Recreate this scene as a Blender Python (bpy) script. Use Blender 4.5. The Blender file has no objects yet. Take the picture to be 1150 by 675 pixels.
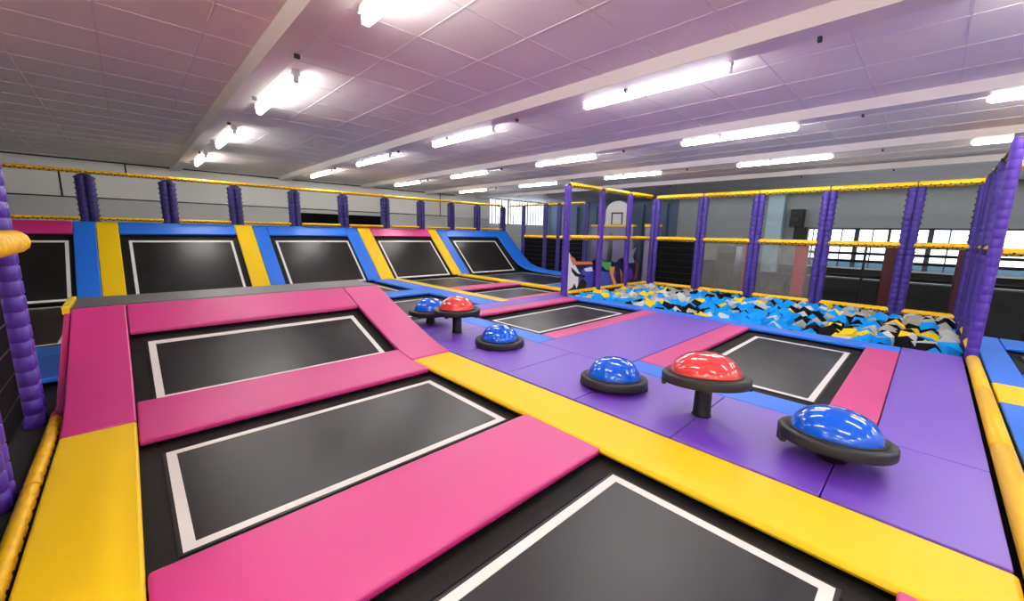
import bpy, bmesh, math, random
from mathutils import Vector, Matrix, noise
random.seed(7)
S = bpy.context.scene
COL = S.collection

# ------------------------------------------------------------------ camera, world, exposure
def vp_cam():
    a = Vector((142-575, -(252-337.5), 0)); b = Vector((1049-575, -(271-337.5), 0))
    f = math.sqrt(-(a.x*b.x + a.y*b.y))
    a.z = -f; b.z = -f
    a.normalize(); b.normalize()
    z = b.cross(a).normalized()
    return f, Matrix((b, a, z))
F_PX, ROT = vp_cam()
cd = bpy.data.cameras.new('camera'); cam = bpy.data.objects.new('camera', cd); COL.objects.link(cam)
cd.sensor_fit = 'HORIZONTAL'; cd.sensor_width = 36.0; cd.lens = F_PX/1150*36.0; cd.clip_end = 100; cd.clip_start = .02
cam.matrix_world = Matrix.Translation((0, 0, 1.6)) @ ROT.to_4x4()
S.camera = cam
w = bpy.data.worlds.new('world'); S.world = w; w.use_nodes = True
w.node_tree.nodes['Background'].inputs[0].default_value = (.8, .9, 1, 1)
w.node_tree.nodes['Background'].inputs[1].default_value = .6
S.view_settings.view_transform = 'Standard'; S.view_settings.look = 'None'
S.view_settings.exposure = 0.9; S.view_settings.gamma = 1.0; S.view_settings.use_curve_mapping = False
TUBE = 24.0          # emission of the fluorescent tubes
WINDOW = 1.6         # daylight on the panes
S.cycles.max_bounces = 7; S.cycles.diffuse_bounces = 5; S.cycles.glossy_bounces = 3
S.cycles.sample_clamp_indirect = 6

# ------------------------------------------------------------------ materials
def lin(c):
    return tuple(((v/255)/12.92 if v/255 <= .04045 else ((v/255+.055)/1.055)**2.4) for v in c) + (1,)
def mat(name, rgb, rough=.5, spec=.5, metal=0, bump=0, bscale=60, var=0, vscale=3, emit=0, coat=0, coat_rough=.06, stretch=None):
    m = bpy.data.materials.new(name); m.use_nodes = True
    nt = m.node_tree; p = nt.nodes['Principled BSDF']
    p.inputs['Base Color'].default_value = lin(rgb)
    p.inputs['Roughness'].default_value = rough
    p.inputs['Specular IOR Level'].default_value = spec
    p.inputs['Metallic'].default_value = metal
    p.inputs['Coat Weight'].default_value = coat
    p.inputs['Coat Roughness'].default_value = coat_rough
    if emit:
        p.inputs['Emission Color'].default_value = lin(rgb); p.inputs['Emission Strength'].default_value = emit
    tc = nt.nodes.new('ShaderNodeTexCoord')
    src = tc.outputs['Object']
    if stretch:
        mp = nt.nodes.new('ShaderNodeMapping'); mp.inputs['Scale'].default_value = stretch
        nt.links.new(src, mp.inputs[0]); src = mp.outputs[0]
    if var:
        n = nt.nodes.new('ShaderNodeTexNoise'); n.inputs['Scale'].default_value = vscale; n.inputs['Detail'].default_value = 4
        nt.links.new(src, n.inputs['Vector'])
        mx = nt.nodes.new('ShaderNodeMix'); mx.data_type = 'RGBA'
        c = lin(rgb)
        mx.inputs[6].default_value = tuple(max(0, v*(1-var)) for v in c[:3])+(1,)
        mx.inputs[7].default_value = tuple(min(1, v*(1+var)) for v in c[:3])+(1,)
        nt.links.new(n.outputs['Fac'], mx.inputs[0]); nt.links.new(mx.outputs[2], p.inputs['Base Color'])
    if bump:
        n2 = nt.nodes.new('ShaderNodeTexNoise'); n2.inputs['Scale'].default_value = bscale; n2.inputs['Detail'].default_value = 3
        nt.links.new(src, n2.inputs['Vector'])
        b = nt.nodes.new('ShaderNodeBump'); b.inputs['Strength'].default_value = bump; b.inputs['Distance'].default_value = .01
        nt.links.new(n2.outputs['Fac'], b.inputs['Height']); nt.links.new(b.outputs[0], p.inputs['Normal'])
    return m
M = {}
VR = dict(rough=.5, spec=1.0, coat=.7, coat_rough=.5, bump=.12, bscale=14, var=.05, vscale=2)
M['pink']   = mat('pink vinyl', (206, 10, 124), **VR)
M['yellow'] = mat('yellow vinyl', (255, 208, 0), **{**VR, 'spec': .4, 'coat': .1})
M['purple'] = mat('purple vinyl', (106, 52, 190), **VR)
M['blue']   = mat('blue vinyl', (2, 112, 232), **{**VR, 'spec': .7, 'coat': .3})
M['grey']   = mat('grey vinyl', (78, 74, 72), **VR)
M['blackvinyl'] = mat('black vinyl', (22, 20, 20), rough=.45, bump=.1, bscale=14)
def mesh_bed():
    m = mat('woven black jump mat', (26, 24, 23), rough=.5, spec=.65)
    nt = m.node_tree; p = nt.nodes['Principled BSDF']
    tc = nt.nodes.new('ShaderNodeTexCoord')
    n = nt.nodes.new('ShaderNodeTexNoise'); n.inputs['Scale'].default_value = 1.6; n.inputs['Detail'].default_value = 1.5
    nt.links.new(tc.outputs['Object'], n.inputs['Vector'])
    r = nt.nodes.new('ShaderNodeMapRange'); r.inputs[3].default_value = .26; r.inputs[4].default_value = .42
    nt.links.new(n.outputs['Fac'], r.inputs[0]); nt.links.new(r.outputs[0], p.inputs['Roughness'])
    mx = nt.nodes.new('ShaderNodeMix'); mx.data_type = 'RGBA'
    mx.inputs[6].default_value = lin((8, 7, 7)); mx.inputs[7].default_value = lin((24, 22, 20))
    nt.links.new(n.outputs['Fac'], mx.inputs[0]); nt.links.new(mx.outputs[2], p.inputs['Base Color'])
    w_ = nt.nodes.new('ShaderNodeTexWave'); w_.inputs['Scale'].default_value = 60
    nt.links.new(tc.outputs['Object'], w_.inputs['Vector'])
    b = nt.nodes.new('ShaderNodeBump'); b.inputs['Strength'].default_value = .08; b.inputs['Distance'].default_value = .004
    nt.links.new(w_.outputs['Fac'], b.inputs['Height']); nt.links.new(b.outputs[0], p.inputs['Normal'])
    return m
M['bed'] = mesh_bed()
M['skirt'] = mat('black spring skirt', (20, 17, 16), rough=.6, spec=.3, bump=.2, bscale=30)
M['line'] = mat('white webbing', (240, 238, 232), rough=.5)
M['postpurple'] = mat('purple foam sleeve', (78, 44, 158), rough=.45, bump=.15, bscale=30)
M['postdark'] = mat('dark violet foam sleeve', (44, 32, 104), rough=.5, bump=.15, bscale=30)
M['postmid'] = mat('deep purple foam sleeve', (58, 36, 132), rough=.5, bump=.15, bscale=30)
M['railyellow'] = mat('yellow foam sleeve', (250, 196, 10), rough=.45, bump=.15, bscale=30)
M['black'] = mat('black plastic', (14, 13, 14), rough=.5)
M['net'] = mat('black netting', (12, 11, 12), rough=.85, spec=.1)
M['rubber'] = mat('black rubber', (28, 27, 26), rough=.5, spec=.6, bump=.2, bscale=40)
M['domeblue'] = mat('glossy blue vinyl', (0, 96, 230), rough=.05, spec=.6, coat=.6)
M['domered'] = mat('glossy red vinyl', (242, 74, 70), rough=.07, spec=.6, coat=.6)
M['deck'] = mat('dark deck', (16, 15, 16), rough=.8)
M['ceil'] = mat('ceiling tile', (240, 234, 232), rough=.5, spec=.35, bump=.05, bscale=90, var=.03, vscale=1.5)
M['tbar'] = mat('ceiling bar', (222, 216, 216), rough=.3, spec=.8)
M['beam'] = mat('painted beam', (232, 226, 222), rough=.45)
M['wall'] = mat('wall panel', (244, 244, 238), rough=.6, bump=.05)
M['walllow'] = mat('wall panel grey', (206, 208, 206), rough=.6)
M['wallblue'] = mat('slate wall', (104, 122, 150), rough=.6)
M['wallgrey'] = mat('grey wall', (176, 184, 186), rough=.6)
M['walldark'] = mat('dark wall', (46, 48, 50), rough=.7)
M['floor'] = mat('concrete floor', (58, 58, 60), rough=.5, var=.15, vscale=2)
M['seam'] = mat('dark joint', (40, 40, 42), rough=.7)
M['tube'] = mat('lit tube', (255, 253, 250), emit=TUBE)
M['housing'] = mat('lamp housing', (225, 225, 225), rough=.4)
M['pane'] = mat('daylight pane', (235, 243, 255), emit=WINDOW)
M['yard'] = mat('blue grey view', (92, 128, 150), emit=.35)
M['frame'] = mat('window frame', (70, 74, 82), rough=.5)
M['maroon'] = mat('maroon padding', (74, 14, 20), rough=.5)
M['red'] = mat('red padding', (190, 22, 30), rough=.45)
M['white'] = mat('white panel', (238, 238, 240), rough=.4)
M['steel'] = mat('steel', (120, 122, 126), rough=.35, metal=.8)
M['lilac'] = mat('lilac grey board', (138, 128, 160), rough=.5)
M['pale'] = mat('pale pilaster', (200, 236, 248), rough=.45)
for k, c in dict(fb=(20, 150, 235), fk=(16, 16, 20), fy=(244, 206, 24), fg=(170, 168, 160), fw=(206, 208, 204)).items():
    M[k] = mat('foam '+k, c, rough=.85, spec=.15, bump=.3, bscale=50)
for k, c in dict(skin=(222, 132, 82), mblue=(66, 78, 190), mgreen=(96, 176, 96), mnavy=(26, 24, 66), msilver=(150, 164, 170), morange=(226, 150, 60), mbrown=(120, 70, 50), mink=(16, 14, 20), mwhite=(246, 246, 248), mviolet=(86, 52, 160)).items():
    M[k] = mat('printed '+k, c, rough=.4)
def film():
    m = bpy.data.materials.new('dusty clear plastic'); m.use_nodes = True
    nt = m.node_tree; p = nt.nodes['Principled BSDF']
    p.inputs['Base Color'].default_value = lin((150, 148, 140)); p.inputs['Roughness'].default_value = .25
    p.inputs['Alpha'].default_value = .3
    tc = nt.nodes.new('ShaderNodeTexCoord'); n = nt.nodes.new('ShaderNodeTexNoise'); n.inputs['Scale'].default_value = 2.5
    n.inputs['Distortion'].default_value = 1.5
    r = nt.nodes.new('ShaderNodeMapRange'); r.inputs[3].default_value = .08; r.inputs[4].default_value = .5
    nt.links.new(tc.outputs['Object'], n.inputs['Vector']); nt.links.new(n.outputs['Fac'], r.inputs[0]); nt.links.new(r.outputs[0], p.inputs['Alpha'])
    return m
M['film'] = film()

# ------------------------------------------------------------------ helpers
def link(name, bm, mats, parent=None, smooth=False, loc=None, bevel=0, seg=2):
    me = bpy.data.meshes.new(name)
    bmesh.ops.recalc_face_normals(bm, faces=bm.faces)
    bm.to_mesh(me); bm.free()
    for m in (mats if isinstance(mats, (list, tuple)) else [mats]): me.materials.append(m)
    if smooth:
        for p in me.polygons: p.use_smooth = True
    o = bpy.data.objects.new(name, me); COL.objects.link(o)
    if parent: o.parent = parent
    if loc: o.location = loc
    if bevel:
        b = o.modifiers.new('bevel', 'BEVEL'); b.width = bevel; b.segments = seg; b.limit_method = 'ANGLE'; b.angle_limit = .6
        for p in me.polygons: p.use_smooth = True
        w_ = o.modifiers.new('wn', 'WEIGHTED_NORMAL')
    return o
def tag(o, label, cat, group=None):
    o['label'] = label; o['category'] = cat
    if group: o['group'] = group
    return o
def thing(name, label, cat, loc=(0, 0, 0), rot=(0, 0, 0), group=None):
    o = bpy.data.objects.new(name, None); COL.objects.link(o); o.empty_display_size = .1
    o.location = loc; o.rotation_euler = rot
    return tag(o, label, cat, group)
def struct(o):
    o['kind'] = 'structure'; return o
def box(bm, x0, x1, y0, y1, z0, z1, mi=0, mtx=None):
    vs = [Vector((x, y, z)) for z in (z0, z1) for y in (y0, y1) for x in (x0, x1)]
    if mtx: vs = [mtx @ v for v in vs]
    v = [bm.verts.new(p) for p in vs]
    for f in ((0, 2, 3, 1), (4, 5, 7, 6), (0, 1, 5, 4), (2, 6, 7, 3), (0, 4, 6, 2), (1, 3, 7, 5)):
        bm.faces.new([v[i] for i in f]).material_index = mi
def lathe(bm, prof, n=16, mtx=None, mi=0, cap=True, sx=1, sy=1):
    rings = []
    for r, z in prof:
        ring = []
        for i in range(n):
            a = 2*math.pi*i/n
            p = Vector((r*math.cos(a)*sx, r*math.sin(a)*sy, z))
            if mtx: p = mtx @ p
            ring.append(bm.verts.new(p))
        rings.append(ring)
    for a, b in zip(rings, rings[1:]):
        for i in range(n):
            bm.faces.new((a[i], a[(i+1) % n], b[(i+1) % n], b[i])).material_index = mi
    if cap:
        bm.faces.new(rings[0][::-1]).material_index = mi; bm.faces.new(rings[-1]).material_index = mi
def along(p, q):
    p, q = Vector(p), Vector(q); d = q-p
    return Matrix.Translation(p) @ d.to_track_quat('Z', 'Y').to_matrix().to_4x4(), d.length
def prism(bm, pts, y0, y1, mi=0):
    """polygon in x,z extruded along y"""
    a = [bm.verts.new((x, y0, z)) for x, z in pts]; b = [bm.verts.new((x, y1, z)) for x, z in pts]
    n = len(pts)
    bm.faces.new(a).material_index = mi; bm.faces.new(b[::-1]).material_index = mi
    for i in range(n): bm.faces.new((a[i], b[i], b[(i+1) % n], a[(i+1) % n])).material_index = mi
def prism_x(bm, pts, x0, x1, mi=0):
    """polygon in y,z extruded along x"""
    a = [bm.verts.new((x0, y, z)) for y, z in pts]; b = [bm.verts.new((x1, y, z)) for y, z in pts]
    n = len(pts)
    bm.faces.new(a).material_index = mi; bm.faces.new(b[::-1]).material_index = mi
    for i in range(n): bm.faces.new((a[i], b[i], b[(i+1) % n], a[(i+1) % n])).material_index = mi
ORD = ['first', 'second', 'third', 'fourth', 'fifth', 'sixth', 'seventh', 'eighth', 'ninth', 'tenth', 'eleventh', 'twelfth']

FZ = -1.0            # hall floor
X0, X1, Y0, Y1 = -6.0, 20.0, -6.0, 17.5
CZ = 3.5             # ceiling
# ------------------------------------------------------------------ room
bm = bmesh.new(); box(bm, X0-.2, X1+.2, Y0-.2, Y1+.2, FZ-.2, FZ); struct(link('floor', bm, M['floor']))
bm = bmesh.new(); box(bm, X0-.2, X1+.2, Y0-.2, Y1+.2, CZ, CZ+.2); ceiling = struct(link('ceiling', bm, M['ceil']))
bm = bmesh.new()
x = .75 - .772*9
while x < X1:
    if x > X0: box(bm, x-.008, x+.008, Y0, Y1, CZ-.004, CZ+.01)
    x += .772
y = 1.55 - .755*9
while y < Y1:
    if y > Y0: box(bm, X0, X1, y-.007, y+.007, CZ-.004, CZ+.01)
    y += .755
struct(link('ceiling_grid', bm, M['tbar'], ceiling))
# back wall (beyond the sloped trampolines)
bm = bmesh.new()
WX0, WX1, WZ0, WZ1 = 14.9, 19.6, 2.05, 3.42
box(bm, X0, X1, Y1, Y1+.2, FZ, WZ0); box(bm, X0, WX0, Y1, Y1+.2, WZ0, CZ); box(bm, WX1, X1, Y1, Y1+.2, WZ0, CZ); box(bm, WX0, WX1, Y1, Y1+.2, WZ1, CZ)
wall_back = struct(link('wall_back', bm, M['wall']))
bm = bmesh.new()
for z in (2.36, 3.44): box(bm, X0, 12.5, Y1-.012, Y1, z-.02, z+.02)
for x, z0, z1 in ((-1.25, 2.36, 3.1), (-4.3, 2.36, 3.44), (.15, 3.05, 3.44), (3.2, 1.2, 2.36), (8.5, 1.5, 2.36), (11.6, 2.36, 3.44)): box(bm, x-.02, x+.02, Y1-.012, Y1, z0, z1)
struct(link('wall_seam', bm, M['seam'], wall_back))
bm = bmesh.new(); box(bm, X0, 14.8, Y1-.02, Y1-.001, FZ, 2.34); struct(link('wall_panel', bm, M['walllow'], wall_back))
bm = bmesh.new(); box(bm, 5.0, 8.45, Y1-.09, Y1-.03, 1.7, 2.24); 
slot = thing('banner', 'long black banner on the far wall above the fourth sloped trampoline', 'banner', (6.7, Y1-.09, 1.7))
sl = link('cloth', bm, M['net'], slot); sl.location = (-6.7, -(Y1-.09), -1.7)
bm = bmesh.new(); box(bm, 5.0, 8.45, Y1-.1, Y1-.09, 2.2, 2.24); sl = link('hem', bm, M['walllow'], slot); sl.location = (-6.7, -(Y1-.09), -1.7)
# window in the back wall with vertical blinds
win = bpy.data.objects.new('window_1', None); COL.objects.link(win); struct(win)
bm = bmesh.new(); box(bm, WX0, WX1, Y1+.12, Y1+.15, WZ0, WZ1); link('pane', bm, M['pane'], win)
bm = bmesh.new()
for x in (WX0, 16.4, 18.0, WX1): box(bm, x-.03, x+.03, Y1+.02, Y1+.1, WZ0, WZ1)
box(bm, WX0, WX1, Y1+.02, Y1+.1, WZ0-.03, WZ0+.04); link('window_frame', bm, M['frame'], win)
bm = bmesh.new()
x = WX0+.12
while x < WX1:
    box(bm, x, x+.1, Y1-.02, Y1-.015, WZ0+.02, WZ1); x += .24
link('window_blind', bm, M['white'], win)
# wall_right with ribbon windows
bm = bmesh.new()
RW0, RW1, RZ0, RZ1 = -2.3, 3.85, .55, 2.02
box(bm, X1, X1+.2, Y0, Y1, FZ, RZ0); box(bm, X1, X1+.2, RW1, Y1, RZ0, CZ); box(bm, X1, X1+.2, Y0, RW0, RZ0, CZ); box(bm, X1, X1+.2, RW0, RW1, RZ1, CZ)
wall_r = struct(link('wall_right', bm, M['wallgrey']))
bm = bmesh.new(); box(bm, X1-.03, X1-.001, Y0, 9.0, FZ, .5); struct(link('wall_plinth', bm, M['walldark'], wall_r))
bm = bmesh.new(); box(bm, X1-.06, X1-.001, 9.0, Y1, FZ, CZ)
for y in (9.6, 10.9, 12.4, 13.8, 15.2): box(bm, X1-.3, X1-.06, y-.16, y+.16, FZ, 3.2)
struct(link('wall_cladding', bm, M['wallblue'], wall_r))
win = bpy.data.objects.new('window_2', None); COL.objects.link(win); struct(win)
bm = bmesh.new(); box(bm, X1+.1, X1+.14, RW0, RW1, .8, RZ1); link('pane', bm, M['pane'], win)
bm = bmesh.new(); box(bm, X1+.1, X1+.14, RW0, RW1, RZ0, .8); link('lower_pane', bm, M['yard'], win)
bm = bmesh.new()
ys = [RW1-.0, 2.95, 2.05, 1.15, .1, -.8, -1.35, RW0]
for i, y in enumerate(ys):
    wd = (.05, .05, .07, .04, .07, .04, .07, .05)[i]; box(bm, X1-.02, X1+.08, y-wd, y+wd, RZ0, RZ1)
for y in (3.4, 2.5, 1.6, .6, -.35): box(bm, X1+.02, X1+.06, y-.02, y+.02, RZ0, RZ1)
box(bm, X1-.02, X1+.08, RW0, RW1, RZ1-.05, RZ1+.02)
link('window_frame', bm, M['frame'], win)
bm = bmesh.new(); box(bm, X1-.2, X1+.1, RW0, RW1, RZ0-.05, RZ0); link('window_sill', bm, M['white'], win)
bm = bmesh.new(); box(bm, X0-.2, X0, Y0, Y1, FZ, CZ); struct(link('wall_left', bm, M['wall']))
bm = bmesh.new(); box(bm, X0, X1, Y0-.2, Y0, FZ, CZ); struct(link('wall_front', bm, M['wall']))
bm = bmesh.new(); box(bm, X1-.45, X1-.06, 4.42, 5.0, FZ, CZ); struct(link('trim_1', bm, M['pale'], None, bevel=.02))
# ceiling beams
for i, (x0, x1) in enumerate(((1.18, 1.5), (4.33, 4.68), (7.5, 7.84), (10.68, 11.02), (13.9, 14.2))):
    bm = bmesh.new(); prism(bm, [(x0, CZ), (x0+.05, CZ-.13), (x1-.02, CZ-.13), (x1, CZ)], Y0, Y1)
    b = struct(link('trim_%d' % (i+2), bm, M['beam']))
    bm = bmesh.new()
    y = -1.0
    while y < 15:
        box(bm, x1-.07, x1-.02, y, y+.03, CZ-.17, CZ-.12); y += 1.93
    struct(link('beam_clip', bm, M['seam'], b))

# ------------------------------------------------------------------ fluorescent lamps
def lamp_proto():
    t = thing('tube_light', 'x', 'ceiling light')
    bm = bmesh.new(); prism(bm, [(-.04, .13), (-.056, .052), (.056, .052), (.04, .13)], -.96, .96)
    box(bm, -.02, .02, -.7, -.66, .1, .17); box(bm, -.02, .02, .66, .7, .1, .17)
    hs = link('lamp_housing', bm, M['housing'], t)
    bm = bmesh.new(); m, L = along((0, -.93, 0), (0, .93, 0))
    lathe(bm, [(.03, 0), (.045, .02), (.045, L-.02), (.03, L)], 12, m); link('lamp_tube', bm, M['tube'], t, True)
    for s in (-1, 1):
        bm = bmesh.new(); box(bm, -.03, .03, s*.945-.015, s*.945+.015, -.03, .06); link('end_cap', bm, M['housing'], hs)
    return t
def copy_tree(o, parent=None):
    c = o.copy(); COL.objects.link(c)
    if parent: c.parent = parent
    for ch in list(o.children): copy_tree(ch, c)
    return c
lp = lamp_proto(); first = True
ROWN = ['the row nearest the upper left corner', 'the row along the second beam', 'the row along the third beam', 'the row farthest to the right', 'the added row left of the camera', 'the added row by the left wall']
for r, x in enumerate((1.67, 4.84, 8.0, 11.2, -1.5, -4.6)):  # last two rows are unseen, added to brighten the left ceiling
    for k in range(-2, 4) if r < 4 else range(-2, 1):
        y = 2.70 + k*3.87
        o = lp if first else copy_tree(lp); first = False
        o.location = (x, y, CZ-.135)
        v = k-(0, -1, -1, -2, 9, 9)[r]
        dist = ('the nearest one', 'the second nearest', 'the third nearest', 'the fourth nearest', 'the fifth nearest', 'the farthest one')[v] if v >= 0 else ('unseen fill added behind the viewer, fourth lamp', 'unseen fill added behind the viewer, second lamp', 'unseen fill added level with the viewer')[k+2]  # out-of-view lamps are added as fill light
        if k == 3: dist = 'the farthest one'
        tag(o, 'fluorescent tube light, %s in %s' % (dist, ROWN[r]), 'ceiling light', 'tube lights on the ceiling')

# ------------------------------------------------------------------ deck
PX0, PX1, PY0, PY1 = 8.36, 12.62, -.6, 6.55
bm = bmesh.new()
box(bm, -5.5, PX0-.04, -5.5, 14.4, FZ, -.12); box(bm, PX0-.04, 13.3, PY1, 14.4, FZ, -.12); box(bm, PX0-.04, 10.75, -5.5, PY0, FZ, -.12)
tag(link('platform_deck', bm, M['deck']), 'dark raised deck that carries all the trampolines and pads', 'platform')

# ------------------------------------------------------------------ flat pads and trampolines
TH = .06
def pad(x0, x1, y0, y1, c, label, name='safety_pad', z=0, th=TH, b=.018):
    g = .004
    bm = bmesh.new(); cx, cy = (x0+x1)/2, (y0+y1)/2
    box(bm, x0-cx+g, x1-cx-g, y0-cy+g, y1-cy-g, 0, th)
    o = link(name, bm, M[c], None, loc=(cx, cy, z-th), bevel=b)
    return tag(o, label, 'pad')
def ring(bm, x0, x1, y0, y1, w_, z0, z1, mtx=None):
    box(bm, x0, x1, y0, y0+w_, z0, z1, 0, mtx); box(bm, x0, x1, y1-w_, y1, z0, z1, 0, mtx)
    box(bm, x0, x0+w_, y0+w_, y1-w_, z0, z1, 0, mtx); box(bm, x1-w_, x1, y0+w_, y1-w_, z0, z1, 0, mtx)
def tramp(x0, x1, y0, y1, lx0, lx1, ly0, ly1, label, loc=None, rot=(0, 0, 0), z=-.115):
    """x0.. outer black area, lx0.. outer edge of the white line"""
    t = thing('trampoline', label, 'trampoline', loc or ((x0+x1)/2, (y0+y1)/2, z), rot)
    cx, cy = ((x0+x1)/2, (y0+y1)/2) if loc is None else (0, 0)
    bm = bmesh.new(); ring(bm, x0-cx, x1-cx, y0-cy, y1-cy, min(lx0-x0, ly0-y0, .12)+.05, 0, .03)
    box(bm, x0-cx+.02, x1-cx-.02, y0-cy+.02, y1-cy-.02, 0, .026); link('spring_skirt', bm, M['skirt'], t)
    bm = bmesh.new(); box(bm, lx0-cx-.02, lx1-cx+.02, ly0-cy-.02, ly1-cy+.02, .027, .036); jm = link('jump_mat', bm, M['bed'], t)
    bm = bmesh.new(); ring(bm, lx0-cx, lx1-cx, ly0-cy, ly1-cy, .058, .034, .039); link('border_line', bm, M['line'], jm)
    return t
# near lane (between the two yellow strips)
tramp(-.12, 2.45, -.15, 1.55, .04, 2.32, .1, 1.345, 'black trampoline in the foreground bottom centre, cut off by the photo edge')
tramp(-.12, 2.45, 2.3, 3.95, .04, 2.32, 2.47, 3.74, 'black trampoline between the widest pink pad and the pink pad behind it')
pad(-.1, 2.44, 1.53, 2.33, 'pink', 'wide pink pad across the foreground between the two nearest trampolines', b=.02)
pad(-.1, 2.44, -1.0, -.1, 'pink', 'pink pad at the bottom right edge of the photo in front of the nearest trampoline')
pad(-.54, -.1, .2, 4.35, 'yellow', 'long yellow pad along the lower left edge beside the purple post')
pad(2.43, 3.0, -.52, 4.33, 'yellow', 'long yellow strip running from the lower right corner to the pink ramp', b=.03)
pad(2.43, 3.0, -4.0, -.53, 'yellow', 'end of yellow strip continuing past the lower right corner')

# ------------------------------------------------------------------ ramp
RP = [(4.35, 0), (4.6, .035), (4.85, .10), (5.2, .215), (5.6, .345), (6.0, .485), (6.25, .58), (6.5, .67)]
def rz(y):
    if y <= RP[0][0]: return 0
    for (a, za), (b, zb) in zip(RP, RP[1:]):
        if y <= b: return za+(zb-za)*(y-a)/(b-a)
    return RP[-1][1]
def ribbon(bm, x0, x1, y0, y1, off, th, mi=0):
    ys = [y0]+[y for y, _ in RP if y0+.02 < y < y1-.02]+[y1]
    pts = [(y, rz(y)+off) for y in ys]+[(y, rz(y)+off-th) for y in reversed(ys)]
    prism_x(bm, pts, x0, x1, mi)
def rpad(x0, x1, y0, y1, c, label, th=TH):
    bm = bmesh.new(); ribbon(bm, x0+.004, x1-.004, y0+.004, y1-.004, 0, th)
    return tag(link('safety_pad', bm, M[c], None, bevel=.016), label, 'pad')
rpad(-.54, -.1, 4.36, 6.5, 'pink', 'sloping pink pad up the left side of the ramp')
rpad(2.43, 3.02, 4.34, 6.5, 'pink', 'curved pink pad up the right side of the ramp beside the purple floor')
rpad(-.1, 2.43, 3.92, 4.68, 'pink', 'pink pad across the foot of the ramp below the sloping trampoline')
rpad(-.1, 2.43, 5.92, 6.5, 'pink', 'pink pad across the top of the ramp')
bm = bmesh.new(); box(bm, -.545, 3.02, 6.505, 7.35, .60, .675)
tag(link('ridge_mat', bm, M['grey'], None, bevel=.03), 'flat grey mat along the crest of the pink ramp', 'mat')
t = thing('trampoline', 'sloping black trampoline set into the pink ramp', 'trampoline', (0, 0, 0))
bm = bmesh.new(); ribbon(bm, -.1, 2.43, 4.6, 6.0, -.09, .02); link('spring_skirt', bm, M['skirt'], t)
bm = bmesh.new(); ribbon(bm, .02, 2.3, 4.72, 5.84, -.083, .006); link('jump_mat', bm, M['bed'], t)
bm = bmesh.new()
for a in ((.04, 2.3, 4.76, 4.82), (.04, 2.3, 5.74, 5.8), (.04, .1, 4.82, 5.74), (2.24, 2.3, 4.82, 5.74)): ribbon(bm, *a, -.078, .004)
link('border_line', bm, M['line'], t)
bm = bmesh.new()
prism_x(bm, [(4.4, -.12)]+[(y, rz(y)-.125) for y in (4.9, 5.2, 5.6, 6.0, 6.25, 6.5)]+[(7.4, .59), (9.4, -.11), (9.4, -.12)], -.52, 3.0)
fr = link('ramp_body', bm, M['blackvinyl']); tag(fr, 'black wedge body carrying the pink ramp pads', 'ramp')
bm = bmesh.new(); box(bm, -.62, -.548, 4.95, 6.5, -.1, .0)
prism_x(bm, [(4.95, -.1), (4.95, .02), (6.5, .62), (6.5, -.1)], -.6, -.548)
tag(link('side_pad', bm, M['pink'], None, bevel=.01), 'narrow pink side pad hugging the left flank of the ramp', 'pad')
bm = bmesh.new(); box(bm, -.615, -.55, 6.52, 7.4, .60, .69)
tag(link('edge_strip', bm, M['yellow'], None, bevel=.01), 'small yellow edge strip at the back left corner of the ramp crest', 'pad')

# ------------------------------------------------------------------ purple floor and its trampolines
ys = [-.5, .28, 1.25, 2.22, 3.2, 4.17, 5.15, 6.3]
for i, (a, b) in enumerate(zip(ys, ys[1:])):
    pad(3.0, 4.24, a, b, 'purple', 'purple floor mat beside the yellow strip, %s from the lower right corner' % ORD[i], 'floor_mat', b=.006)
pad(4.24, 8.36, -.5, .12, 'purple', 'long purple floor mat beside the yellow tube at the right side', 'floor_mat', b=.006)
pad(4.24, 4.64, .12, 2.45, 'blue', 'light blue strip in front of the right square trampoline')
pad(4.64, 7.97, .12, .5, 'pink', 'pink pad to the right of the right square trampoline')
pad(4.64, 7.97, 2.08, 2.45, 'pink', 'pink pad between the right square trampoline and the purple floor')
tramp(4.6, 8.0, .46, 2.12, 5.0, 7.66, .64, 1.9, 'black square trampoline in front of the foam pit, behind the red dome')
pad(4.24, 7.97, 2.45, 3.82, 'purple', 'wide purple floor mat between the two trampolines in front of the foam pit', 'floor_mat', b=.006)
pad(7.97, 8.36, -.5+.62, 3.0, 'blue', 'blue edge pad along the near side of the foam pit, right half')
pad(7.97, 8.36, 3.0, 6.5, 'blue', 'blue edge pad along the near side of the foam pit, left half')
pad(4.24, 4.64, 3.82, 5.9, 'blue', 'light blue strip beside the blue dome that lies flat on the floor')
pad(4.64, 7.97, 3.82, 4.16, 'pink', 'thin pink pad along the near side of the middle trampoline')
tramp(4.6, 8.0, 4.12, 5.98, 4.9, 7.56, 4.42, 5.66, 'black trampoline in the middle, left of the foam pit')
pad(4.24, 7.97, 5.93, 6.33, 'pink', 'long pink pad along the far side of the middle trampoline')
pad(4.64, 8.2, 6.33, 6.82, 'purple', 'narrow purple mat behind the long pink pad', 'floor_mat', b=.006)
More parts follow.
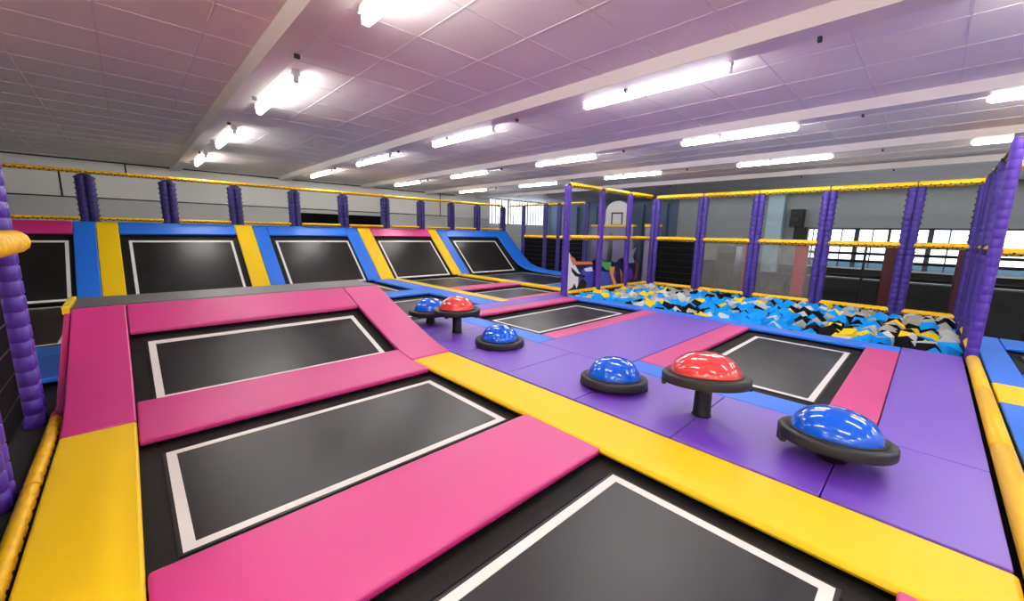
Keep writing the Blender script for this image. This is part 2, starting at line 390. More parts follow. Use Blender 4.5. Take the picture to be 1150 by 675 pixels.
# lane left of centre, beyond the red and blue pedestals
pad(3.03, 5.55, 6.33, 7.0, 'purple', 'purple mat beneath the farthest blue dome', 'floor_mat', z=-.001, b=.006) if False else None
tramp(3.03, 5.6, 6.34, 8.98, 3.2, 5.35, 6.9, 8.6, 'black trampoline behind the farthest blue dome')
pad(3.03, 5.58, 8.98, 9.72, 'blue', 'blue pad crossing between the two trampolines beyond the ramp')
tramp(3.03, 5.6, 9.7, 12.3, 3.2, 5.35, 10.05, 11.9, 'black trampoline at the foot of the blue framed sloping one')
pad(5.58, 6.2, 6.83, 12.3, 'blue', 'long blue strip running to the foot of the sloping wall trampolines')
pad(6.2, 6.5, 6.83, 12.3, 'yellow', 'narrow yellow strip beside the long blue strip')
tramp(6.48, 8.92, 9.45, 12.3, 6.7, 8.7, 9.8, 12.0, 'black trampoline beyond the far pink pad at the wall foot')
pad(6.5, 8.9, 8.85, 9.48, 'pink', 'pink pad between the two farthest middle trampolines')
tramp(6.48, 8.92, 7.05, 8.9, 6.75, 8.7, 7.3, 8.6, 'black trampoline between the far pink pad and the thin pink pad')
pad(6.5, 8.9, 6.83, 7.08, 'pink', 'thin pink pad at the corner near the left end of the foam pit')
pad(8.9, 9.3, 6.83, 12.3, 'yellow', 'far yellow strip leading to the fence post by the mural')
pad(9.3, 12.9, 6.7, 8.2, 'blue', 'blue floor pad behind the mural fence')
tramp(9.28, 12.4, 8.2, 12.3, 9.6, 12.1, 8.6, 11.9, 'dark trampoline at the foot of the rightmost sloping one')
pad(12.4, 13.0, 8.2, 9.28, 'blue', 'blue pad along the right side of the farthest trampoline')
# lane left of the ramp
tramp(-2.9, -1.0, 5.2, 7.25, -2.6, -1.15, 5.5, 6.95, 'black trampoline half hidden behind the left purple post')
pad(-3.2, -.66, 7.25, 7.85, 'blue', 'blue pad left of the ramp behind the purple post')
pad(-1.0, -.66, 6.2, 7.25, 'blue', 'small blue pad beside the left flank of the ramp')
tramp(-2.9, -.66, 7.85, 12.3, -2.6, -.82, 8.3, 12.1, 'black trampoline at the foot of the leftmost sloping one')
pad(-2.9, -2.1, -3.0, 5.1, 'pink', 'unseen pink pad added behind the black net on the left to bounce light')  # this and the next pad are unseen, added to bounce warm light upward
pad(-2.1, -.95, -3.0, 5.1, 'yellow', 'unseen yellow pad added behind the black net on the left to bounce light')
# lane right of the yellow tube
pad(2.9, 6.3, -3.4, -.68, 'blue', 'large blue pad at the right edge beside the yellow tube')
pad(6.3, 7.12, -3.4, -.68, 'yellow', 'yellow pad between two blue ones at the right edge')
pad(7.12, 10.55, -.98, -.68, 'blue', 'blue strip along the purple fence at the right edge')
pad(9.75, 10.55, -3.4, -.98, 'blue', 'blue pad across the far end of the right hand lane')
pad(7.12, 7.9, -3.4, -.98, 'blue', 'blue pad behind the yellow one in the right hand lane')
tramp(7.85, 9.8, -3.4, -.93, 8.2, 9.5, -3.2, -1.15, 'black trampoline cut off by the right edge of the photo')

# ------------------------------------------------------------------ sloping wall trampolines
YB, YT, ZT = 12.3, 14.1, 1.66
SL = math.hypot(YT-YB, ZT); SA = math.atan2(ZT, YT-YB)
def slope_pad(x0, x1, s0, s1, c, label, off=0, th=TH):
    bm = bmesh.new(); cx = (x0+x1)/2
    box(bm, x0-cx+.004, x1-cx-.004, s0*SL+.004, s1*SL-.004, -th+off, off)
    o = link('safety_pad', bm, M[c], None, bevel=.018); o.location = (cx, YB, 0); o.rotation_euler = (SA, 0, 0)
    return tag(o, label, 'pad')
bm = bmesh.new(); prism_x(bm, [(YB+.07, -.12), (YT+.06, ZT-.16), (YT+.25, ZT-.16), (YT+.25, -.12)], -5.4, 13.0)
tag(link('slope_frame', bm, M['blackvinyl']), 'black supporting wedge behind the row of sloping trampolines', 'frame')
cols = [(-.92, -.54, 'blue'), (-.54, -.15, 'yellow'), (2.26, 2.7, 'yellow'), (2.7, 3.07, 'blue'), (5.42, 5.86, 'blue'), (5.86, 6.33, 'yellow'), (8.72, 9.12, 'yellow'), (9.12, 9.5, 'blue')]
names = ['blue pad on the slope at the left, with a yellow one beside it', 'yellow pad on the slope left of the widest sloping trampoline', 'yellow pad on the slope right of the trampoline behind the ramp', 'blue pad left of the blue framed sloping trampoline', 'blue pad right of the blue framed sloping trampoline', 'yellow pad left of the pink topped sloping trampoline', 'yellow pad right of the pink topped sloping trampoline', 'blue pad left of the farthest right sloping trampoline']
for (a, b, c), n in zip(cols, names): slope_pad(a, b, 0, 1, c, 'sloping '+n)
for (a, b, c, n) in ((-3.6, -.92, 'pink', 'pink pad along the top of the leftmost sloping trampoline'), (-.15, 2.26, 'blue', 'blue pad along the top of the sloping trampoline behind the ramp'),
                     (3.07, 5.42, 'blue', 'blue pad along the top of the blue framed sloping trampoline'), (6.33, 8.72, 'pink', 'pink pad along the top of the pink topped sloping trampoline'),
                     (9.5, 12.3, 'blue', 'blue pad along the top of the farthest right sloping trampoline')):
    slope_pad(a, b, .83, 1, c, n)
for (a, b, la, lb, n) in ((-3.6, -.9, -3.3, -1.0, 'steep black trampoline at the far left, under a pink pad'), (-.17, 2.28, .0, 2.13, 'steep black trampoline behind the ramp, under a blue pad'),
                      (3.05, 5.44, 3.2, 5.38, 'steep black trampoline framed in blue on both sides'), (6.31, 8.74, 6.45, 8.62, 'steep black trampoline under a pink pad between two yellow pads'),
                      (9.48, 12.32, 9.7, 12.0, 'steep black trampoline at the right end of the slope')):
    cx = (a+b)/2
    tramp(a-cx, b-cx, .0, .85*SL, la-cx, lb-cx, .02*SL, .755*SL, n, (cx, YB+.1*math.sin(SA), -.1*math.cos(SA)), (SA, 0, 0))
# right end side pad, sweeping down into the floor
bm = bmesh.new()
pr_ = [(14.1, 1.66), (13.7, 1.29), (13.2, .84), (12.8, .5), (12.45, .26), (12.0, .12), (11.4, .05), (10.4, .02), (9.3, .01)]
prism_x(bm, pr_+[(y+.03, z-.08) for y, z in reversed(pr_)], 12.32, 13.05)
tag(link('side_pad', bm, M['blue'], None, bevel=.01), 'blue pad sweeping down the right end of the slope', 'pad')

# ------------------------------------------------------------------ padded posts and rails
def post(x, y, z0, z1, ax, label, c='postpurple', r=.078, w_=.068, name='padded_post', lace=True, groove=.94):
    """two foam sleeves side by side along axis ax, with cap and lacing cord"""
    t = thing(name, label, 'post', (x, y, z0))
    H = z1-z0
    for s in (-1, 1):
        dx, dy = (s*w_, 0) if ax == 'x' else (0, s*w_)
        prof = [(r*.7, 0)]; z = 0
        while z < H-.02:
            z2 = min(z+.125, H)
            prof += [(r*groove, z+.003), (r, z+.012), (r, z2-.012), (r*groove, z2-.003)]; z = z2
        prof.append((r*.7, H))
        bm = bmesh.new(); lathe(bm, prof, 14, Matrix.Translation((dx, dy, 0)))
        link('foam_sleeve', bm, M[c], t, True)
    bm = bmesh.new()
    e = w_+r*.6
    if ax == 'x': prism(bm, [(-e, H), (e, H), (e*.8, H+.03), (.03, H+.06), (-.03, H+.06), (-e*.8, H+.03)], -.05, .05)
    else: prism_x(bm, [(-e, H), (e, H), (e*.8, H+.03), (.03, H+.06), (-.03, H+.06), (-e*.8, H+.03)], -.05, .05)
    link('post_cap', bm, M['black'], t)
    if not lace: return t
    bm = bmesh.new(); z = .06
    e = w_+r
    while z < H-.05:
        for s in (-1, 1):
            if ax == 'x': box(bm, s*e-.018, s*e+.018, -.012, .012, z, z+.03)
            else: box(bm, -.012, .012, s*e-.018, s*e+.018, z, z+.03)
        z += .125
    for s in (-1, 1):
        if ax == 'x': box(bm, s*(e-.012)-.006, s*(e-.012)+.006, -.007, .007, .04, H-.04)
        else: box(bm, -.007, .007, s*(e-.012)-.006, s*(e-.012)+.006, .04, H-.04)
    link('net_lacing', bm, M['black'], t)
    return t
def rail(p, q, label, r=.065, c='railyellow', name='padded_rail', step=.14, lace=True):
    p, q = Vector(p), Vector(q)
    t = thing(name, label, 'rail', p)
    m, L = along((0, 0, 0), q-p)
    prof = [(r*.6, 0)]; z = 0; n = max(1, round(L/step)); st = L/n
    for i in range(n):
        prof += [(r*.9, z+.003), (r, z+.014), (r, z+st-.014), (r*.9, z+st-.003)]; z += st
    prof.append((r*.6, L))
    bm = bmesh.new(); lathe(bm, prof, 12, m); link('foam_sleeve', bm, M[c], t, True)
    if not lace: return t
    bm = bmesh.new(); n = max(2, round(L/.07))
    d = (q-p).normalized(); side = Vector((0, 0, 1)).cross(d).normalized()
    R = Matrix((d, side, Vector((0, 0, 1)))).transposed().to_4x4()
    for i in range(n):
        mm = Matrix.Translation(d*(L*(i+.5)/n)) @ R
        zz = -r*.95 if i % 2 else -r*.45
        box(bm, -.012, .012, -r*1.06, -r*.75, zz, zz+.03, 0, mm); box(bm, -.012, .012, r*.75, r*1.06, zz, zz+.03, 0, mm)
    m2 = R
    for sg in (-1, 1): box(bm, .05, L-.05, sg*r*.92-.006, sg*r*.92+.006, -r*.5, -r*.5+.012, 0, R)
    link('lacing', bm, M['black'], t)
    return t
# along the top of the slope
xs = [-3.6, -2.12, -.62, .88, 2.36, 3.93, 5.46, 7.0, 8.5, 9.95, 11.35, 12.9]
YP = 14.2
for i, x in enumerate(xs):
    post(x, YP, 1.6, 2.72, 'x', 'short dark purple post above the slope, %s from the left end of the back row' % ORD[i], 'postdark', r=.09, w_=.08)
    if i:
        rail((xs[i-1]+.01, YP-.0, 2.82), (x-.01, YP-.0, 2.82), 'yellow top rail above the slope, %s span from the left of the back row' % ORD[i-1], r=.05)
        rail((xs[i-1]+.16, YP-.12, 1.72), (x-.16, YP-.12, 1.72), 'yellow low rail resting on the slope crest, %s span from the left' % ORD[i-1], r=.045)
# back fence of the pit (x = 12.45)
XF = 12.5; yb = [6.35, 4.88, 3.42, 1.9, .4, -.62]
nm = ['left end', 'second', 'third', 'fourth', 'fifth', 'right end']
for i, y in enumerate(yb):
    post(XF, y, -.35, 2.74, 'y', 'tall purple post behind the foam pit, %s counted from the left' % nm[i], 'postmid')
    if i:
        for z, k in ((2.8, 'top'), (1.5, 'middle'), (.02, 'bottom')):
            e = .1 if z < 2 else .01; rail((XF, yb[i-1]-e, z), (XF, y+e, z), 'yellow %s rail behind the foam pit, %s span from the left' % (k, ORD[i-1]), r=.07)
# side fence of the pit (y = 6.6) by the mural
YS = 6.62; xsd = [8.26, 9.8, 11.3]
for i, x in enumerate(xsd):
    post(x, YS, -.12, 2.8, 'x', ['purple post at the near left corner of the foam pit, beside the mural', 'purple post in the middle of the mural fence', 'purple post right of the mural fence middle'][i], w_=.045, r=.062)
for i, (a, b) in enumerate(zip(xsd, xsd[1:]+[12.5])):
    for z, k in ((2.84, 'top'), (1.5, 'middle'), (.02, 'bottom')):
        rail((a+.1, YS, z), (b-(.1 if i < 2 else .02), YS if i < 2 else YS-.1, z), 'yellow %s rail of the mural fence, %s span from the left' % (k, ORD[i]), r=.065)
# fence on the right side of the pit (y = -.6)
xr = [8.42, 9.7, 10.95, 11.8]
for i, x in enumerate(xr):
    post(x, -.58, -.1, 2.93 if i == 0 else 2.8, 'x', ['nearest tall purple post right of the foam pit', 'second purple post right of the foam pit', 'third purple post right of the foam pit', 'fourth purple post right of the foam pit'][i], 'postmid' if i else 'postpurple', w_=.07, r=.062, lace=False)
for i, (a, b) in enumerate(zip(xr, xr[1:]+[12.5])):
    for z, k in ((2.84, 'top'), (1.5, 'middle'), (.03, 'bottom')):
        rail((a+.12, -.6, z), (b-.12, -.6, z), 'yellow %s rail right of the foam pit, %s span from the camera' % (k, ORD[i]), r=.06, step=.5)
for i, (a, b) in enumerate(((2.2, 4.8), (4.8, 6.55), (6.55, 8.3))):
    t = thing('edge_bolster', 'yellow foam tube on the floor along the purple mats, %s length from the camera' % ORD[i], 'bolster', (a, -.59, 0))
    m, L = along((.012, 0, 0), (b-a-.012, 0, 0)); bm = bmesh.new()
    lathe(bm, [(.04, 0), (.065, .02), (.065, L-.02), (.04, L)], 16, m); link('foam_sleeve', bm, M['railyellow'], t, True)
    bm = bmesh.new(); m, L = along((-.012, 0, 0), (.012, 0, 0)); lathe(bm, [(.045, 0), (.045, L)], 12, m); link('joint', bm, M['black'], t)
# far fence of the right lane
for y, n in ((-.95, 'left'), (-2.6, 'right')):
    post(10.62, y-.05, -.1, 2.75, 'y', 'purple post closing the right hand lane, %s one' % n) if n == 'right' else None
for z, k in ((2.79, 'top'), (1.45, 'middle')):
    rail((10.15, -.72, z), (10.15, -2.5, z), 'yellow %s rail closing the right hand lane' % k, r=.07)
# far side fence (x = 13.1) beyond the mural
XG = 13.2; yg = [14.2, 13.1, 11.75, 11.0, 9.6]
for i, y in enumerate(yg[1:]):
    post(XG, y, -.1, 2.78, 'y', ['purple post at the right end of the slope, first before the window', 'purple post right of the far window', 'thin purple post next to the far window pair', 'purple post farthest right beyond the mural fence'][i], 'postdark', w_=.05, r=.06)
for i, (a, b) in enumerate(zip(yg, yg[1:])):
    rail((XG, a-.1, 2.82), (XG, b+.1, 2.82), 'thin yellow top rail below the far window, %s span' % ORD[i], r=.045)
    if i: rail((XG, a-.1, 1.44), (XG, b+.1, 1.44), 'yellow middle rail right of the slope end, %s span' % ORD[i-1], r=.075)
def net(pts, label, axis, pos):
    """framed black net panel with weave"""
    t = thing('net_panel', label, 'net', (0, 0, 0))
    (a0, z0), (a1, z1) = pts
    bm = bmesh.new()
    if axis == 'x': box(bm, pos-.008, pos+.008, a0, a1, z0, z1)
    else: box(bm, a0, a1, pos-.008, pos+.008, z0, z1)
    link('net_sheet', bm, M['net'], t)
    bm = bmesh.new(); n = int((z1-z0)/.18)
    for i in range(n+1):
        z = z0+(z1-z0)*i/n
        if axis == 'x': box(bm, pos-.014, pos+.014, a0, a1, z-.006, z+.006)
        else: box(bm, a0, a1, pos-.014, pos+.014, z-.006, z+.006)
    link('net_strap', bm, M['blackvinyl'], t)
    return t
net(((9.6, -.1), (13.1, 1.4)), 'black net below the yellow rail at the right end of the slope', 'x', XG)
net(((5.0, .05), (6.22, 1.42)), 'black net panel in the leftmost lower bay behind the foam pit', 'x', XF)
# left fence by the camera
for y, n in ((5.13, 'upright purple post beside the left flank of the ramp'), (3.72, 'nearest purple post at the left edge of the photo')):
    post(-.74, y, -.12, 2.85, 'y', n, r=.068, w_=.06, lace=False, groove=.86)
for i, (a, b) in enumerate(((3.72, 5.1), (2.2, 3.7))):
    for z, k in ((2.84, 'top'), (1.48, 'middle'), (-.05, 'bottom')):
        rail((-.65 if z > .1 else -.6, b-(.15 if z > .1 else 0), z-(.03 if z > .1 else 0)), (-.65 if z > .1 else -.6, a, z-(.03 if z > .1 else 0)), 'yellow %s rail of the left fence, %s span' % (k, ('far', 'near')[i]), r=.042 if z < .1 else .09, lace=z < .1)
net(((2.2, .02), (3.6, 1.4)), 'black net below the left yellow rail, near bay', 'x', -.78)
net(((3.88, .02), (4.96, 1.4)), 'black net below the left yellow rail, far bay', 'x', -.78)
net(((3.88, 1.56), (4.96, 2.75)), 'black net above the left yellow rail', 'x', -.78)
bm = bmesh.new()
m, L = along((0, 0, 0), (0, 0, 2.7)); lathe(bm, [(.009, 0), (.009, L)], 8, m)
z = .08
cord = thing('white_dotted_cord', 'dark cord with white beads hanging along the left purple post', 'cord', (-.80, 4.98, -.05))
link('cord', bm, M['black'], cord)
bm = bmesh.new(); lathe(bm, [(.0045, .05), (.0045, 2.65)], 6)
while z < 2.6:
    lathe(bm, [(.004, z), (.013, z+.008), (.013, z+.022), (.004, z+.03)], 8); z += .105
link('bead_row', bm, M['white'], cord)
# clear plastic screens behind the pit
for a, b, n in ((3.5, 4.8, 'second'), (1.98, 3.34, 'third')):
    bm = bmesh.new(); box(bm, XF-.003, XF+.003, a, b, .09, 1.43)
    t = thing('plastic_screen', 'hazy clear plastic screen in the %s lower bay behind the foam pit' % n, 'screen')
    link('sheet', bm, M['film'], t)
    bm = bmesh.new(); box(bm, XF-.01, XF+.01, a, b, .07, .1); link('hem', bm, M['black'], t)
    bm = bmesh.new(); box(bm, XF-.01, XF+.01, a, b, 1.42, 1.45); link('hem', bm, M['black'], t)

# ------------------------------------------------------------------ balance domes
def dome(x, y, h, c, label, tilt=(0, 0), D=.72, dd=.52, dh=.19):
    """h = height of disc centre above the floor"""
    t = thing('balance_dome', label, 'balance dome', (x, y, 0))
    R = (Matrix.Rotation(tilt[0], 4, 'X') @ Matrix.Rotation(tilt[1], 4, 'Y'))
    T = Matrix.Translation((0, 0, h)) @ R
    bm = bmesh.new(); r = D/2
    lathe(bm, [(r*.55, -.06), (r*.93, -.056), (r*.985, -.05), (r, -.04), (r, .016), (r*.985, .026), (r*.96, .03), (r*.86, .03), (r*.8, .022), (r*.5, .02)], 48, T)
    gts = []
    for k in range(2):   # grip tabs on the rim
        a = .5+math.pi*k; gt = bmesh.new(); gts.append(gt)
        box(gt, -.05, .05, r*.9, r*1.0, -.085, -.03, 0, T @ Matrix.Rotation(a, 4, 'Z'))
    d = link('rocker_disc', bm, M['rubber'], t, True)
    [link('grip_tab', gt, M['rubber'], d) for gt in gts]; es = d.modifiers.new('es', 'EDGE_SPLIT'); es.split_angle = .9
    bm = bmesh.new(); rr = dd/2; prof = []
    for i in range(13):
        a = i/12*math.pi/2
        prof.append((max(rr*math.cos(a)**.85, .002), .026+dh*math.sin(a)))
    lathe(bm, [(rr*.97, .015)]+prof, 40, T)
    dm = link('air_dome', bm, M['domeblue' if c == 'blue' else 'domered'], t, True)
    bm = bmesh.new(); lathe(bm, [(rr*1.0, .018), (rr*1.05, .022), (rr*1.06, .034), (rr*1.0, .038)], 40, T, cap=False); link('dome_gasket', bm, M['black'], dm, True)
    if h > .2:
        bm = bmesh.new()
        lathe(bm, [(.085, 0), (.075, .02), (.072, h*.6), (.08, h-.05)], 20); link('stem', bm, M['black'], t, True)
        bm = bmesh.new(); lathe(bm, [(.1, -.09), (.15, -.085), (.2, -.05), (.2, -.04)], 20, T)
        for k in range(4):
            box(bm, -.02, .02, .1, r*.88, -.08, -.04, 0, T @ Matrix.Rotation(k*math.pi/2+.4, 4, 'Z'))
        link('pivot_plate', bm, M['black'], t)
    else:
        bm = bmesh.new(); lathe(bm, [(.09, .0), (.1, .01), (.1, h*.4), (.16, h-.045)] if h > .1 else [(.12, .0), (.2, .01), (r*.6, h-.05)], 24); link('stem', bm, M['black'], t, True)
    return t
D1 = dome(3.61, .31, .17, 'blue', 'large blue balance dome tilted on a black disc, nearest the lower right', (-.03, .10), D=.70, dd=.55, dh=.19)
dome(3.62, 1.25, .36, 'red', 'red balance dome on a black stem, the nearer of the two red ones', (-.09, .09), D=.73, dd=.58, dh=.2)
dome(3.62, 2.17, .075, 'blue', 'blue balance dome low on the floor left of the nearer red one', (-.04, .06), D=.7, dd=.55, dh=.21)
dome(3.72, 4.12, .065, 'blue', 'blue balance dome lying flat beside the light blue strip', (0, 0), D=.7, dd=.52, dh=.2)
dome(3.68, 5.1, .36, 'red', 'red balance dome on a tall black stem, the farther of the two red ones', (0, 0), D=.74, dd=.54, dh=.2)
dome(3.72, 5.95, .21, 'blue', 'blue balance dome on a stem beside the ramp, farthest of the row', (0, 0), D=.74, dd=.54, dh=.2)

# ------------------------------------------------------------------ foam pit
t = thing('foam_pit', 'sunken foam pit box behind the square trampolines', 'pit', (PX0, PY0, -.62))
bm = bmesh.new(); box(bm, 0, PX1-PX0, .05, PY1-PY0-.05, 0, .04); link('pit_base', bm, M['deck'], t)
bm = bmesh.new(); box(bm, PX1-PX0-.06, PX1-PX0, 0, PY1-PY0, .04, .56); box(bm, 0, PX1-PX0-.06, 0, .05, .04, .5); box(bm, 0, PX1-PX0-.06, PY1-PY0-.05, PY1-PY0, .04, .56)
link('pit_wall', bm, M['blackvinyl'], t)
def cube_bm(a, b, c):
    bm = bmesh.new(); box(bm, -a, a, -b, b, -c, c)
    bmesh.ops.bevel(bm, geom=bm.edges[:], offset=.006, segments=1, affect='EDGES'); return bm
CN = dict(fb='blue', fk='black', fy='yellow', fg='grey', fw='white')
protos = {}
cand = []
st = .25
ny = int((PY1-PY0-.2)/st); nx = int((PX1-PX0-.2)/st)
def zone(x, y):
    n = noise.noise(Vector((x*.9, y*.9, 3.1)))
    r = random.random()
    g = .08
    if x > 11.0 and y < 1.2: g = .75
    if x < 11 and x > 10 and y < .4: g = .4
    if y > 4.4 and x > 9.2: g = .55
    if r < g: return 'fg' if random.random() < .7 else 'fw'
    r = random.random()+n*.35
    if y > 4.6: return 'fy' if r < .2 else ('fb' if r < .65 else ('fk' if r < .82 else 'fw'))
    return 'fk' if r < .27 else ('fy' if r < .40 else ('fb' if r < .94 else 'fw'))
for i in range(nx+1):
    for j in range(ny+1):
        x = PX0+.14+i*st+random.uniform(-.045, .045); y = PY0+.2+j*st+random.uniform(-.045, .045)
        if x > XF-.16 or y > YS-.2 or y < -.43: continue
        z = -.13+.05*noise.noise(Vector((x*1.3, y*1.3, 0)))+random.uniform(-.035, .035)
        cand.append((math.hypot(x, y), x, y, z))
cand.sort()
rest = []
def rot(): return (random.uniform(-.85, .85), random.uniform(-.85, .85), random.uniform(0, 1.57))
for n, (d, x, y, z) in enumerate(cand):
    c = zone(x, y)
    if n < 300:
        if c not in protos:
            o = link('foam_cube', cube_bm(.112, .112, .108), M[c]); protos[c] = o
        else:
            o = protos[c].copy(); COL.objects.link(o)
        o.location = (x, y, z); o.rotation_euler = rot()
        k = random.uniform(.88, 1.06); o.scale = (k, k, random.uniform(.85, 1.05))
        tag(o, '%s foam cube lying loose among the others in the foam pit' % CN[c], 'foam cube', '%s foam cubes in the pit' % CN[c])
    else: rest.append((x, y, z, c))
for i in range(nx+1):
    for j in range(ny+1):
        x = PX0+.2+i*st; y = PY0+.25+j*st
        if x < XF-.2 and y < YS-.25: rest.append((x, y, -.42+random.uniform(-.03, .03), random.choice(['fb', 'fk', 'fk', 'fy', 'fg'])))
order = ['fb', 'fk', 'fy', 'fg', 'fw']
bm = bmesh.new()
from mathutils import Euler
for x, y, z, c in rest:
    mtx = Matrix.Translation((x, y, z)) @ Euler(rot()).to_matrix().to_4x4()
    box(bm, -.112, .112, -.112, .112, -.108, .108, order.index(c), mtx)
o = link('foam_cube_pile', bm, [M[c] for c in order]); o['kind'] = 'stuff'
tag(o, 'mixed blue, black, yellow and grey foam cubes filling the far and lower part of the pit', 'foam cubes')

# ------------------------------------------------------------------ mural panel by the pit
t = thing('mural_panel', 'cut out graffiti style board with white splash and violet shapes at the pit corner', 'mural', (0, 6.72, 0))
outline = [(8.3, -.05), (8.25, 1.29), (8.46, 1.19), (8.6, 1.04), (8.78, .94), (8.72, .86), (9.6, .84), (9.82, .9), (9.97, .97), (10.22, .82), (10.62, .8), (10.9, .74), (11.1, .86), (11.45, .9), (11.75, 1.04), (12.15, 1.3), (12.3, 1.26), (12.32, -.05)]
bm = bmesh.new(); prism(bm, outline, 0, .03); link('board', bm, M['mnavy'], t)
k = .955
shapes = {
 'white_area': ('mwhite', [(8.28, 0), (8.28, 1.26), (8.45, 1.2), (8.62, 1.0), (8.78, .8), (9.02, .54), (9.24, .43), (9.12, .22), (9.24, .1), (9.12, .03), (8.54, .03)]),
 'violet_base': ('mviolet', [(9.0, .0), (9.0, .44), (9.3, .68), (9.7, .72), (9.7, .45), (10.9, .5), (10.9, -.03)]),
 'bare_arm': ('skin', [(8.55, 1.03), (8.8, .93), (8.86, .84), (9.6, .82), (9.66, .74), (8.86, .76), (8.73, .74), (8.62, .9)]),
 'blue_cloth': ('mblue', [(9.12, .6), (9.42, .62), (9.96, .56), (10.72, .42), (10.82, .04), (9.89, .03), (9.47, .11), (9.22, .33)]),
 'white_patch': ('mwhite', [(9.22, .63), (9.6, .67), (9.68, .54), (9.32, .55)]),
 'green_shape': ('mgreen', [(9.78, .86), (9.95, .94), (10.2, .79), (10.6, .77), (10.6, .53), (10.38, .54), (10.05, .7)]),
 'tan_stripe': ('morange', [(9.85, .62), (9.98, .64), (10.12, .45), (10.02, .4), (9.86, .48)]),
 'silver_shape': ('msilver', [(11.1, .9), (11.5, .96), (11.9, 1.16), (12.05, 1.2), (11.86, .9), (12.02, .7), (11.66, .7), (11.4, .84)]),
 'orange_arc': ('morange', [(10.55, .63), (10.83, .62), (10.75, .36), (10.97, .09), (10.83, .05), (10.58, .4)]),
 'orange_leg': ('morange', [(11.12, .55), (11.36, .32), (11.5, .02), (11.3, .0), (11.2, .29)]),
 'brown_arc': ('mbrown', [(12.02, .84), (12.25, .59), (12.2, .23), (11.98, .08), (12.12, .31), (12.12, .55)]),
 'ink_curl': ('mink', [(8.65, .7), (8.93, .52), (9.32, .43), (9.25, .37), (8.85, .44), (8.68, .58)]),
 'ink_splash': ('mink', [(8.33, .0), (8.75, .14), (8.81, .24), (8.93, .08), (9.0, .2), (9.2, .36), (9.4, .22), (9.3, .0), (8.76, -.04)]),
 'violet_curve': ('mviolet', [(11.55, .62), (11.85, .5), (12.0, .2), (11.7, .1), (11.62, .3)]),
}
for i, (n, (c, p)) in enumerate(shapes.items()):
    bm = bmesh.new(); prism(bm, p, -.003-.001*i, 0); link(n, bm, M[c], t)

# ------------------------------------------------------------------ things beyond the fences
def bmbox(name, parent, m, *a, bevel=0):
    bm = bmesh.new(); box(bm, *a); return link(name, bm, M[m], parent, bevel=bevel)
# railing and columns in front of the windows
t = thing('window_railing', 'black bar railing in front of the bright windows', 'railing', (15.5, 0, FZ))
for z in (.55, .98, 1.2, 1.42):
    bm = bmesh.new(); m, L = along((0, -2.2, z-FZ), (0, 2.9, z-FZ)); lathe(bm, [(.04, 0), (.04, L)], 8, m); link('rail_bar', bm, M['black'], t)
for y in (-2.1, 1.33, 2.85): bmbox('upright', t, 'black', -.03, .03, y-.03, y+.03, 0, 1.5-FZ)
for i, (x, y) in enumerate(((14.9, .72), (14.9, -.62), (14.9, -1.9))):
    t = thing('padded_column', 'dark maroon padded column behind the foam pit, %s' % ['left of the right end post', 'beside the right end of the pit', 'right of the purple fence'][i], 'column', (x, y, FZ))
    bmbox('padding', t, 'maroon', -.16, .16, -.16, .16, 0, 2.42, bevel=.03); bmbox('cap', t, 'black', -.17, .17, -.17, .17, 2.42, 2.5)
for i, y in enumerate((3.95, 2.62)):
    t = thing('red_column', 'red padded column seen through the hazy screen, %s one' % ['left', 'right'][i], 'column', (14.2, y, FZ))
    bmbox('padding', t, 'red', -.12, .12, -.15, .15, 0, 2.4, bevel=.03)
    bm = bmesh.new(); lathe(bm, [(.32, 0), (.3, .1), (.2, .35), (.16, .6)], 12); link('flared_base', bm, M['red'], t, True)
t = thing('arcade_cabinet', 'pale upright game frame seen through the left hazy screen', 'game machine', (14.6, 4.7, FZ))
bmbox('cabinet_body', t, 'steel', -.3, .3, -.3, .3, 0, 2.3, bevel=.02)
for k in range(4): bmbox('screen_panel', t, 'black', -.32, -.3, -.22, .22, .5+.42*k, .82+.42*k)
t = thing('wall_speaker', 'black loudspeaker on the wall beside the pale pilaster', 'speaker', (19.8, 3.95, 1.75))
bmbox('speaker_cabinet', t, 'black', -.35, .0, -.25, .2, .3, 1.0, bevel=.02); bmbox('lower_speaker', t, 'black', -.3, .0, -.45, .02, -.25, .3, bevel=.02); 
bm = bmesh.new(); lathe(bm, [(.14, 0), (.12, .03)], 16, Matrix.Translation((-.35, 0, .6)) @ Matrix.Rotation(-math.pi/2, 4, 'Y')); link('speaker_cone', bm, M['rubber'], t)
# low partition
t = thing('barrier', 'low dark barrier between the foam pit and the windows', 'barrier', (16.5, 1.0, FZ))
bmbox('panel', t, 'walldark', -.05, .05, -6.0, 3.3, 0, 1.35); bmbox('top_rail', t, 'steel', -.07, .07, -6.0, 3.3, 1.35, 1.4)
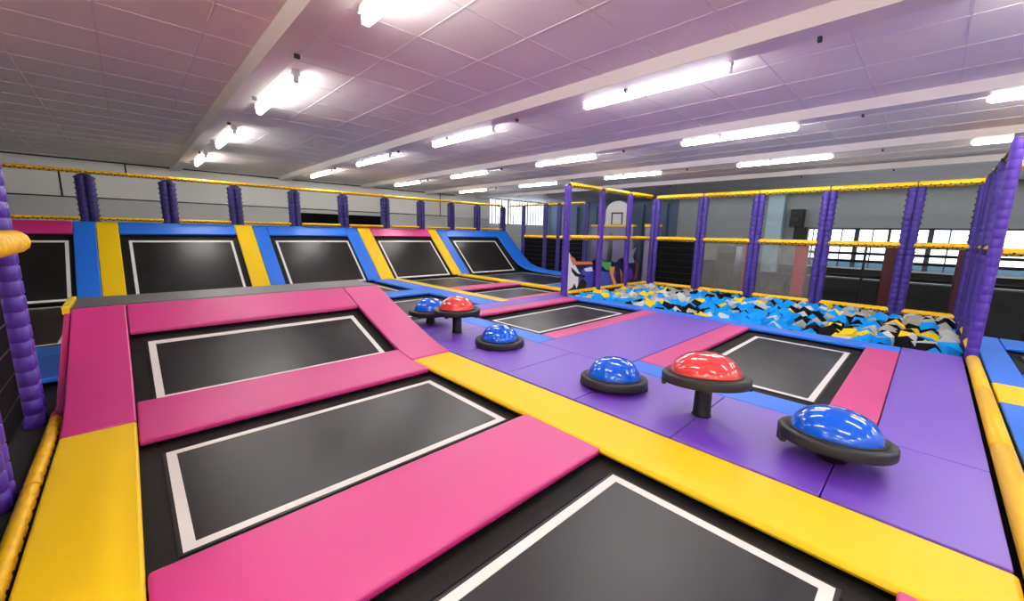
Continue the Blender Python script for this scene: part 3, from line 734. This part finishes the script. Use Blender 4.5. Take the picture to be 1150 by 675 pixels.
# basketball game
t = thing('basketball_hoop', 'basketball backboard with arched top and red hoop', 'basketball hoop', (16.6, 10.35, 1.9))
pts = [(-.62, 0), (.62, 0), (.62, .75)]+[(.62*math.cos(a), .75+.5*math.sin(a)) for a in [math.pi*i/12 for i in range(1, 12)]]+[(-.62, .75)]
bm = bmesh.new(); prism_x(bm, pts, 0, .05); link('backboard', bm, M['white'], t)
bm = bmesh.new(); mt = Matrix.Rotation(math.pi/2, 4, 'Z')
for a in ((-.3, .3, .12, .18), (-.3, .3, .66, .72), (-.3, -.24, .18, .66), (.24, .3, .18, .66)): box(bm, -.012, 0, a[0], a[1], a[2], a[3])
link('target_square', bm, M['black'], t)
bm = bmesh.new()
for i in range(24):
    a0, a1 = 2*math.pi*i/24, 2*math.pi*(i+1)/24
    m, L = along((-.27+.22*math.cos(a0), .22*math.sin(a0), .05), (-.27+.22*math.cos(a1), .22*math.sin(a1), .05)); lathe(bm, [(.02, 0), (.02, L)], 6, m)
box(bm, -.06, 0, -.12, .12, -.05, .08); link('hoop_ring', bm, M['red'], t)
bm = bmesh.new(); 
for i in range(12):
    a = 2*math.pi*i/12
    m, L = along((-.27+.21*math.cos(a), .21*math.sin(a), .04), (-.27+.12*math.cos(a+.4), .12*math.sin(a+.4), -.3)); lathe(bm, [(.006, 0), (.006, L)], 4, m)
link('hoop_net', bm, M['white'], t)
bm = bmesh.new(); box(bm, .05, .15, -.06, .06, FZ-1.9, .9); link('hoop_pole', bm, M['steel'], t)
t = thing('game_booth', 'lilac grey booth panel with yellow edging under the basketball backboard', 'booth', (15.6, 9.9, FZ))
bmbox('booth_panel', t, 'lilac', -.1, .1, -1.05, 1.05, 0, 2.95, bevel=.02); bmbox('yellow_edging', t, 'yellow', -.13, .13, -1.08, 1.08, 2.95, 3.03)
bmbox('support_leg', t, 'steel', -.14, -.1, -.1, .1, 0, 2.7)
t = thing('game_booth', 'small lilac booth with yellow top right of the basketball backboard', 'booth', (15.6, 8.0, FZ))
bmbox('booth_panel', t, 'lilac', -.1, .1, -.3, .3, 0, 2.95, bevel=.02); bmbox('yellow_edging', t, 'yellow', -.13, .13, -.33, .33, 2.95, 3.05)
